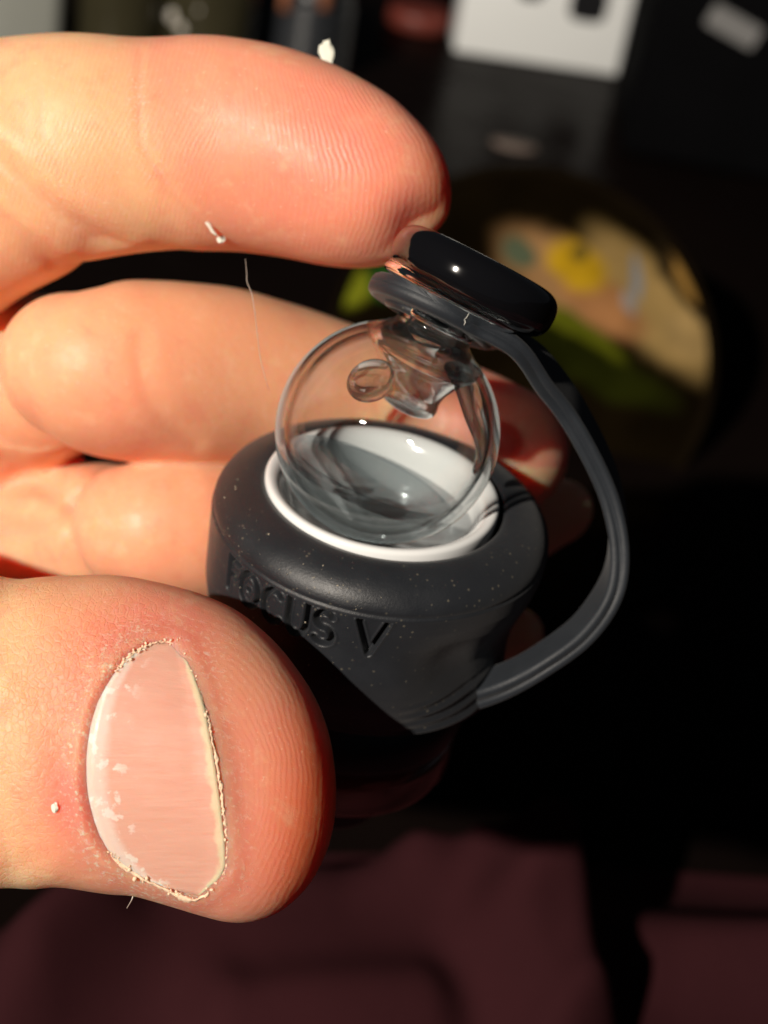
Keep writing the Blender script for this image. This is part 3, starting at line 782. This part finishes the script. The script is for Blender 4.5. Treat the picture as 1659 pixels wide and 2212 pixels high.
def speck(c, nrm, r):
    a = np.cross(nrm, (.3, .5, .8)); a /= np.linalg.norm(a); b_ = np.cross(nrm, a); o = len(V)
    k = 5; ph = rng.uniform(0, 6.28); el = rng.uniform(.4, 1)
    for i in range(k):
        t_ = ph+2*math.pi*i/k; V.append(c+(a*math.cos(t_)*el+b_*math.sin(t_))*r*rng.uniform(.7, 1.2))
    V.append(c+nrm*r*.6)
    for i in range(k): F.append((o+i, o+(i+1) % k, o+k))
def sleevept(th_, r, h): return np.array([RS*r*math.cos(th_), -RS*r*math.sin(th_), h])
for _ in range(620):
    th_ = rad(rng.choice([rng.uniform(10, 170), rng.normal(60, 22)])); u = rng.uniform()
    if u < .6:
        k = rng.integers(5, 13); (r, h) = top_prof[k]; (r2_, h2) = top_prof[k+1]; f_ = rng.uniform(); r, h = r+(r2_-r)*f_, h+(h2-h)*f_
        nn = np.array([(h-h2), (r2_-r)]) if abs(r2_-r)+abs(h2-h) > 1e-6 else np.array([0, 1.]); nn = np.array([abs(nn[0]), abs(nn[1])+1e-3]); nn /= np.linalg.norm(nn)
    else:
        h = rng.uniform(-16, -3); r = float(wall_r(th_, h)); nn = np.array([1, .0])
    nrm = sleevept(th_, nn[0], 0)+np.array([0, 0, nn[1]]); nrm /= np.linalg.norm(nrm)
    speck(sleevept(th_, r, h)-nrm*.01, nrm, min(.10, rng.lognormal(-3.4, .45)))
dust = mesh_obj('dust', np.array(V)*MM+np.array(ODw), F, DUST, smooth=False); tag(dust, 'pale dust specks scattered over the black rubber collar', 'dust', kind='stuff')
def fibre(name, pts, r, label, cat='fibre', mat=FIB, group=None):
    p = catmull(np.array([P(*q_) for q_ in pts]), 8); v, f = quadtube(p, r)
    o = mesh_obj(name, W(np.array(v)), f, mat); origin_to(o, Vector(W(p[0]))); return tag(o, label, cat, group)
HAIR = simple('hair', (.42, .33, .27), .4, .1, 500)
fibre('hair_strand', [(530, 560, 2), (533, 590, 2), (534, 610, 2), (543, 632, 2), (549, 665, 2), (555, 715, 1.5), (562, 770, 1), (574, 820, 1), (582, 845, .5)], .035, 'thin loose hair floating in the gap below the forefinger', 'hair', HAIR)
fibre('skin_hair', [(290, 1915, 11), (288, 1932, 12.5), (284, 1945, 13), (274, 1962, 14)], .045, 'short curled fibre under the lower edge of the thumb', 'fibre')
def surf(th_deg, h):
    th_ = rad(th_deg); r = float(wall_r(th_, h))*RS+.05
    return OD+E1*r*math.cos(th_)+E2*r*math.sin(th_)+AX*h
def fibre3(pts, r, label, name='lint', mat=FIB):
    p = catmull(np.array(pts), 6); v, f = quadtube(p, r); o = mesh_obj(name, W(np.array(v)), f, mat); origin_to(o, Vector(W(p[0]))); tag(o, label, 'lint'); return o
fibre3([surf(57, -8.2), surf(55.5, -7.8), surf(56, -7.3), surf(54.5, -6.9)], .05, 'short white lint fibre on the flank of the sleeve right of the letter V')
def strapedge(i, off=.0, up=0.0): return cl[i]+(-0 + 1)*0
# fibres lying on the strap edge by the neck
i0 = int(n_s*.18)
def sp_pt(i, a, b, lift=.06):
    s = sq[i]; k = float(sstep(10, 17, s)); w_ = WT*(1-k)+E2*k; w_ = w_-T[i]*np.dot(w_, T[i]); w_ /= np.linalg.norm(w_)
    nrm = np.cross(w_, T[i]); nrm = nrm if nrm[1] > 0 else -nrm
    return cl[i]+w_*a+nrm*b
def hwi(i): return r_t+(HWS-r_t)*float(sstep(7, 15, sq[i]))
for (i, db, lab) in ((26, .5, 'tiny white fibre crossing the tether just above the neck of the bubble'), (34, -.2, 'forked pale fibre on the tether edge right of the neck')):
    a = hwi(i)+.04
    fibre3([sp_pt(i-1, a, db+.35), sp_pt(i, a+.03, db+.15), sp_pt(i+1, a, db-.05), sp_pt(i+1, a+.04, db-.3)], .03, lab)
# pale flakes on the fingertip
FLK = simple('flake', (.72, .72, .62), .6, .1, 900)
def skinz(px_, py_, r_=14):
    q_ = (np.hypot(px-px_, py-py_) < r_)&(N[:, 2] > .15); return float(np.max(co[q_, 2])) if q_.any() else 0.0
def flake(c, s, label, seed, cat='flake', stretch=(1, 1.4, .25), rz=0):
    r = np.random.default_rng(seed); bm = bmesh.new(); bmesh.ops.create_icosphere(bm, subdivisions=2, radius=1)
    for v in bm.verts:
        k = 1+.16*r.normal(); v.co = Vector((v.co.x*stretch[0]*k, v.co.y*stretch[1]*k, v.co.z*stretch[2]*k))
    o = bm_obj('flake', bm, FLK, smooth=False); o.scale = (s*MM,)*3; o.location = Vector(W(c))
    o.rotation_euler = (cam.matrix_world.to_3x3() @ Matrix.Rotation(rad(rz), 3, 'Z')).to_euler(); return tag(o, label, cat)
flake(P(705, 113, -8.0), .72, 'pale jagged flake standing on top of the forefinger', 5)
flake(P(478, 518, skinz(474, 505)-.7), .36, 'small white crumb at the end of the forefinger crease', 8, 'crumb', (1, .8, .7))
flake(P(456, 494, skinz(455, 492)-.05), .30, 'thin pale crumb strip inside the forefinger crease', 9, 'crumb', (.55, 2.6, .6), 38)
flake(P(118, 1745, skinz(118, 1745)+.1), .30, 'little pale crumb on the skin left of the thumbnail', 11, 'crumb', (.8, 1.3, .5))

# ------------------------------------------------------------------ background
CAMW = W((0, 0, D))
def ray(px_, py_):
    d = W(P(px_, py_, 0))-CAMW; return d/np.linalg.norm(d)
def onplane(px_, py_, z=0.0):
    d = ray(px_, py_); t_ = (z*MM-CAMW[2])/d[2]; return CAMW+d*t_
TBL = NT('table'); tv_ = TBL.coord()
TBL.principled(Base_Color=TBL.mix(TBL.noise(tv_, 14, 5), (.003, .002, .002), (.008, .005, .004)), Specular_IOR_Level=.012, Roughness=TBL.ramp(TBL.noise(tv_, 30, 4), .3, .7, .16, .34), Normal=TBL.bump(TBL.noise(tv_, 60, 4), .0004))
tb = mesh_obj('table', [(-2.5, -1.5, 0), (2.5, -1.5, 0), (2.5, 3.5, 0), (-2.5, 3.5, 0), (-2.5, -1.5, -.03), (2.5, -1.5, -.03), (2.5, 3.5, -.03), (-2.5, 3.5, -.03)],
      [(0, 1, 2, 3), (4, 7, 6, 5), (0, 4, 5, 1), (1, 5, 6, 2), (2, 6, 7, 3), (3, 7, 4, 0)], TBL.m, smooth=False); tb['kind'] = 'structure'

def rbox(name, sx_, sy_, sz_, bev, mat, parent=None, loc=(0, 0, 0), rot=(0, 0, 0), seg=3):
    bm = bmesh.new(); bmesh.ops.create_cube(bm, size=1)
    for v in bm.verts: v.co = Vector((v.co.x*sx_, v.co.y*sy_, (v.co.z+.5)*sz_))*MM
    bmesh.ops.bevel(bm, geom=bm.edges[:], offset=bev*MM, segments=seg, affect='EDGES', profile=.5)
    o = bm_obj(name, bm, mat, parent); o.location = loc; o.rotation_euler = rot; return o
# white box with black rounded shapes printed on it
wb = onplane(1150, 138)
WHITE = simple('white_card', (.90, .93, .93), .45, .04, 40)
INK = simple('black_ink', (.01, .01, .012), .4, .2, 100)
box = empty('white_box', Vector(wb)+Vector((0, .012, 0)), 'bright white carton with black printed shapes standing at the back of the table', 'box')
rbox('carton', 68, 24, 60, 1.2, WHITE, box); box.rotation_euler = (0, 0, rad(7))
def printed(name, x, z0, w_, h_, mat, parent, y=-12.0, rr=4):
    bm = bmesh.new(); pts = []
    for cx_, cz_, a0 in ((x+w_/2-rr, z0+h_-rr, 0), (x-w_/2+rr, z0+h_-rr, 90), (x-w_/2+rr, z0+rr, 180), (x+w_/2-rr, z0+rr, 270)):
        for i in range(6): a = rad(a0+90*i/5); pts.append((cx_+rr*math.cos(a), cz_+rr*math.sin(a)))
    f = [bm.verts.new((p[0]*MM, (y-.25)*MM, p[1]*MM)) for p in pts]; b_ = [bm.verts.new((p[0]*MM, (y+.3)*MM, p[1]*MM)) for p in pts]
    bm.faces.new(f)
    for i in range(len(f)): bm.faces.new((f[i], b_[i], b_[(i+1) % len(f)], f[(i+1) % len(f)]))
    return bm_obj(name, bm, mat, parent, smooth=False)
printed('printed_shape', 16, 20, 15, 34, INK, box)
printed('printed_shape', -8, 25, 11, 28, INK, box)

# leaning black case on the right
CASE = simple('black_case', (.003, .003, .0035), .8, .3, 30, Specular_IOR_Level=.02)
p_ = onplane(1560, 380); case = empty('black_case', Vector(p_)+Vector((.01, .03, 0)), 'black case at the upper right with a small pale sticker', 'case')
rbox('case_body', 96, 60, 104, 5, CASE, case)
STK = simple('grey_sticker', (.20, .20, .20), .5, .1, 60)
cl_ = np.array(case.location); d_ = ray(1585, 57); h_ = (CAMW+d_*((cl_[1]-.030-CAMW[1])/d_[1])-cl_)/MM
print('sticker', h_)
st_ = printed('sticker', 0, -4, 19, 8, STK, case, y=0.0, rr=1.2); st_.location = (h_[0]*MM, -.0301, h_[2]*MM); st_.rotation_euler = (0, rad(18), 0)

# round tray leaning, colourful print
def tray_mat():
    t = NT('tray_print'); v = t.coord()
    sep = t.n('ShaderNodeSeparateXYZ', i_0=v); x = t.math('MULTIPLY', sep.outputs[0], 1000.0); y = t.math('MULTIPLY', sep.outputs[1], 1000.0)
    wob = t.math('MULTIPLY', t.math('SUBTRACT', t.noise(v, 60, 3), .5), 9.0)
    x = t.math('ADD', x, wob); y = t.math('ADD', y, t.math('MULTIPLY', wob, .6))
    def ell(cx_, cy_, rx, ry, rot, soft=.30):
        c_, s_ = math.cos(rad(rot)), math.sin(rad(rot))
        dx = t.math('SUBTRACT', x, cx_); dy = t.math('SUBTRACT', y, cy_)
        u = t.math('DIVIDE', t.math('ADD', t.math('MULTIPLY', dx, c_), t.math('MULTIPLY', dy, s_)), rx)
        w = t.math('DIVIDE', t.math('SUBTRACT', t.math('MULTIPLY', dy, c_), t.math('MULTIPLY', dx, s_)), ry)
        r = t.math('SQRT', t.math('ADD', t.math('MULTIPLY', u, u), t.math('MULTIPLY', w, w)))
        return t.ramp(r, 1+soft, 1-soft)
    c = t.mix(t.noise(v, 50, 4), (.006, .004, .002), (.014, .009, .003))
    for (cx_, cy_, rx, ry, rot, cc) in PATCH: c = t.mix(ell(cx_, cy_, rx, ry, rot), c, cc)
    hs_ = t.n('ShaderNodeHueSaturation', i_Value=t.math('MULTIPLY', t.ramp(t.noise(v, 55, 4), .3, .75, .32, .58), 1.0)); t.set(hs_.inputs['Color'], c); c = hs_.outputs[0]
    t.principled(Base_Color=c, Roughness=.8, Specular_IOR_Level=.0); return t.m
# tray frame: centre and tilt
tc_px = (1128, 770); tilt = rad(52)
tcen = CAMW+ray(*tc_px)*0.40
xdir = np.array([1, 0, 0.]); ydir = np.array([0, math.cos(tilt), math.sin(tilt)]); zdir = np.cross(xdir, ydir)
def tray_xy(px_, py_):
    d = ray(px_, py_); t_ = np.dot(tcen-CAMW, zdir)/np.dot(d, zdir); p = CAMW+d*t_-tcen
    return np.dot(p, xdir)/MM, np.dot(p, ydir)/MM
def patch(px_, py_, rx, ry, rot, cc): a, b_ = tray_xy(px_, py_); return (a, b_, rx, ry, rot, cc)
PATCH = [patch(1290, 790, 20, 5.5, -18, (.022, .026, .003)), patch(740, 615, 7.5, 5, 0, (.30, .33, .02)), patch(830, 600, 4, 5, 20, (.03, .12, .02)),
         patch(1215, 600, 18, 8.5, -24, (.56, .31, .13)), patch(1400, 655, 22, 8.0, -42, (.62, .41, .15)), patch(1490, 725, 7, 6, -30, (.64, .43, .17)), patch(1300, 660, 12, 5, -28, (.60, .28, .11)),
         patch(1245, 575, 7.5, 4.8, -35, (.80, .48, .02)), patch(1120, 545, 5, 3.5, -20, (.16, .20, .12)), patch(1250, 548, 2, 2, 0, (.25, .17, .03)),
         patch(1370, 600, 1.6, 6, 15, (.42, .44, .46)), patch(1352, 655, 1.6, 3.5, 30, (.5, .45, .42)), patch(1475, 600, 2.2, 13, 36, (.03, .02, .01)), patch(1492, 590, 2.4, 9, 36, (.45, .25, .06)),
         patch(1235, 702, 15, 2.6, -22, (.17, .19, .012))]
ax_, ay_ = tray_xy(1549, 775); RT = math.hypot(ax_, ay_)
tray = empty('round_tray', Vector(tcen), 'round printed tray with beige, yellow and green shapes leaning behind the bubble', 'tray')
tray.rotation_euler = Matrix([[xdir[i], ydir[i], zdir[i]] for i in range(3)]).to_euler()
v, f = lathe([(0, 0), (RT*.5, 0), (RT*.93, 0), (RT*.95, .15)], 96); mesh_obj('tray_face', np.array(v)*MM, f, tray_mat(), tray, world_verts=False)
RIM = simple('tray_rim', (.006, .004, .002), .9, .3, 60, Specular_IOR_Level=.0)
v, f = lathe([(RT*.95, .15), (RT*.96, 1.2), (RT*.985, 1.6), (RT, 1.2), (RT, -2.2), (RT*.97, -2.8), (0, -2.8)], 96); mesh_obj('tray_rim', np.array(v)*MM, f, RIM, tray, world_verts=False)
# wedge that the tray leans on
STAND = simple('dark_wood', (.02, .012, .008), .5, .4, 40)
stz = tcen[2]/MM-RT*math.sin(tilt)
o = rbox('wooden_block', 60, 34, max(10, tcen[2]/MM-8), 2, STAND, None, (tcen[0], tcen[1]+.040, 0)); tag(o, 'dark wooden block propping up the round printed tray', 'block')

# jars and bits at the upper left
JG = simple('grey_glass', (.30, .31, .28), .25, .1, 40, Coat_Weight=.3)
JO = simple('olive_glass', (.045, .040, .022), .12, .5, 30, Coat_Weight=.5)
LIDM = simple('dark_lid', (.02, .02, .02), .4, .2, 80)
def jar(px_, py_, r, h_, mat, label, lid=True, cat='jar'):
    p = onplane(px_, py_); e = empty('jar', Vector(p), label, cat)
    pf = [(0, 0), (r*.85, 0), (r*.97, 1.0), (r, 3), (r, h_*.8), (r*.92, h_*.88), (r*.8, h_*.93), (r*.8, h_), (0, h_)]
    v, f = lathe(pf, 48); mesh_obj('jar_body', np.array(v)*MM, f, mat, e, world_verts=False)
    v, f = lathe([(0, h_-3), (r*.86, h_-3), (r*.88, h_-2), (r*.88, h_+7), (r*.84, h_+8), (0, h_+8)], 48); mesh_obj('lid', np.array(v)*MM, f, LIDM, e, world_verts=False)
    return e
e = empty('grey_carton', Vector(onplane(55, 118)), 'pale grey carton in the far upper left corner', 'carton'); rbox('carton_side', 26, 20, 60, 4, JG, e); e.rotation_euler = (0, 0, rad(8))
jar(255, 135, 15, 55, JO, 'dark olive glass jar behind the forefinger, nearest the grey carton')
jr = jar(440, 150, 17, 50, JO, 'dark olive glass jar behind the forefinger, beside the ribbed black grip')
HILITE = simple('jar_highlight', (.55, .52, .46), .25, .2, 200)  # pale beads added to stand in for highlights on the jar
for (x, y, r0) in ((376, 36, 2.6), (394, 62, 2.2), (430, 22, 1.2)):
    d_ = ray(x, y); c0 = np.array(jr.location); k_ = np.dot((c0-CAMW)[:2], d_[:2])/np.dot(d_[:2], d_[:2]); q_ = CAMW+d_*k_; off = q_[:2]-c0[:2]
    dist = math.sqrt(max(0, (16.5*MM)**2-off @ off)); q_ = CAMW+d_*(k_-dist/np.linalg.norm(d_[:2]))
    bm = bmesh.new(); bmesh.ops.create_uvsphere(bm, u_segments=20, v_segments=12, radius=r0*MM)
    for v in bm.verts: v.co.y *= .5
    o = bm_obj('jar_highlight', bm, HILITE, jr); o.location = Vector(q_)-jr.location
# ribbed black grip with copper pins
RIB = simple('ribbed_plastic', (.03, .033, .038), .3, .3, 100)
COP = simple('copper', (.55, .22, .12), .35, .2, 300, Metallic=.6)
p = onplane(660, 150); g = empty('ribbed_grip', Vector(p), 'ribbed dark grip with two copper pins above the fingertip', 'tool')
pf = [(0, 0), (13, 0), (14.5, 1)]
for i in range(7): pf += [(15, 2+i*3.6), (15, 3.6+i*3.6), (13.4, 4.2+i*3.6), (13.4, 5.2+i*3.6)]
pf += [(14, 28), (12, 34), (0, 34)]
v, f = lathe(pf, 48); mesh_obj('grip_body', np.array(v)*MM, f, RIB, g, world_verts=False)
for x, h_ in ((-9, 24), (5, 27)):
    v, f = lathe([(0, 0), (1.9, 0), (2.1, 1), (2.1, 8), (1.6, 9), (0, 9)], 20, (x, -13.5, h_)); mesh_obj('copper_pin', np.array(v)*MM, f, COP, g, world_verts=False)
REDL = simple('dull_red', (.16, .03, .02), .5, .2, 60)
p = onplane(905, 55); v, f = lathe([(0, 0), (13, 0), (13.6, 1), (13.6, 6), (12.8, 7), (11, 7.4), (0, 7.4)], 40)
o = mesh_obj('bottle_cap', np.array(v)*MM, f, REDL); o.location = p; tag(o, 'dull red round cap lying left of the white carton', 'cap')
p = onplane(1110, 318); v, f = lathe([(0, 0), (4.5, 0), (5, .6), (4.6, 1.4), (0, 1.6)], 24); v = np.array(v); v[:, 0] *= 1.7
o = mesh_obj('pebble', v*MM, f, simple('pale_scrap', (.16, .12, .10), .6, .2, 200)); o.location = p; tag(o, 'small pinkish scrap on the dark table below the white carton', 'scrap')
p = onplane(1035, 485); o = mesh_obj('pebble', v*MM*.8, f, simple('tan_scrap', (.14, .11, .07), .6, .2, 200)); o.location = p; tag(o, 'small tan scrap on the table right of the fingertip', 'scrap')

# maroon cloth with folds, close below
def cloth():
    x0, x1, y0, y1 = -170, 190, -130, 118
    nx, ny = 240, 170
    X, Y = np.meshgrid(np.linspace(x0, x1, nx), np.linspace(y0, y1, ny))
    ridges = [([(-20, 2060), (200, 2010), (420, 1950), (720, 1925), (1000, 1960), (1080, 2000)], 7, 9), ([(100, 2180), (500, 2080), (900, 2050), (1090, 2060)], 6, 11),
              ([(870, 1905), (960, 1895), (1060, 1930), (1130, 1990), (1200, 2080), (1260, 2212)], 8, 6), ([(1080, 2110), (1110, 2160), (1180, 2260)], 7, 7),
              ([(1250, 1960), (1450, 1960), (1700, 2010)], 7, 16), ([(150, 2050), (80, 2120), (-40, 2230)], 6, 9), ([(500, 2230), (900, 2200)], 5, 8)]
    Z = 6+3*np.sin(X*.05+Y*.03)+2*np.sin(Y*.09-X*.04)
    for pl, hgt, wdt in ridges:
        q_ = [tuple(onplane(a, b_, 12)[:2]/MM) for a, b_ in pl]; d = segdist(X, Y, q_); Z = Z+1.7*hgt*np.exp(-(d/(wdt*.85))**2)
    ep_ = np.array([onplane(a, b_, 9)[:2]/MM for a, b_ in ((-500, 2250), (0, 2060), (150, 1990), (300, 1930), (600, 1900), (850, 1900), (1000, 1885), (1130, 1930), (1300, 1925), (1659, 1950), (2200, 1990))])
    edge = np.interp(X, ep_[:, 0], ep_[:, 1])-8
    k = sstep(0, 26, edge+20-Y); Z = Z*k+.8
    Y2 = np.minimum(Y, edge+22)
    V = np.stack([X.ravel(), Y2.ravel(), Z.ravel()], 1)*MM
    F = [(j*nx+i, j*nx+i+1, (j+1)*nx+i+1, (j+1)*nx+i) for j in range(ny-1) for i in range(nx-1)]
    t = NT('maroon_cloth'); v = t.coord()
    wv = t.noise(v, 2600, 2); n = t.noise(v, 40, 4)
    t.principled(Base_Color=t.mix(n, (.019, .0046, .006), (.036, .009, .0115)), Roughness=.9, Specular_IOR_Level=.08, Normal=t.bump(wv, .0002))
    o = mesh_obj('cloth', V, F, t.m); tag(o, 'crumpled maroon cloth lying in the dark below the hand', 'cloth'); return o
cloth()
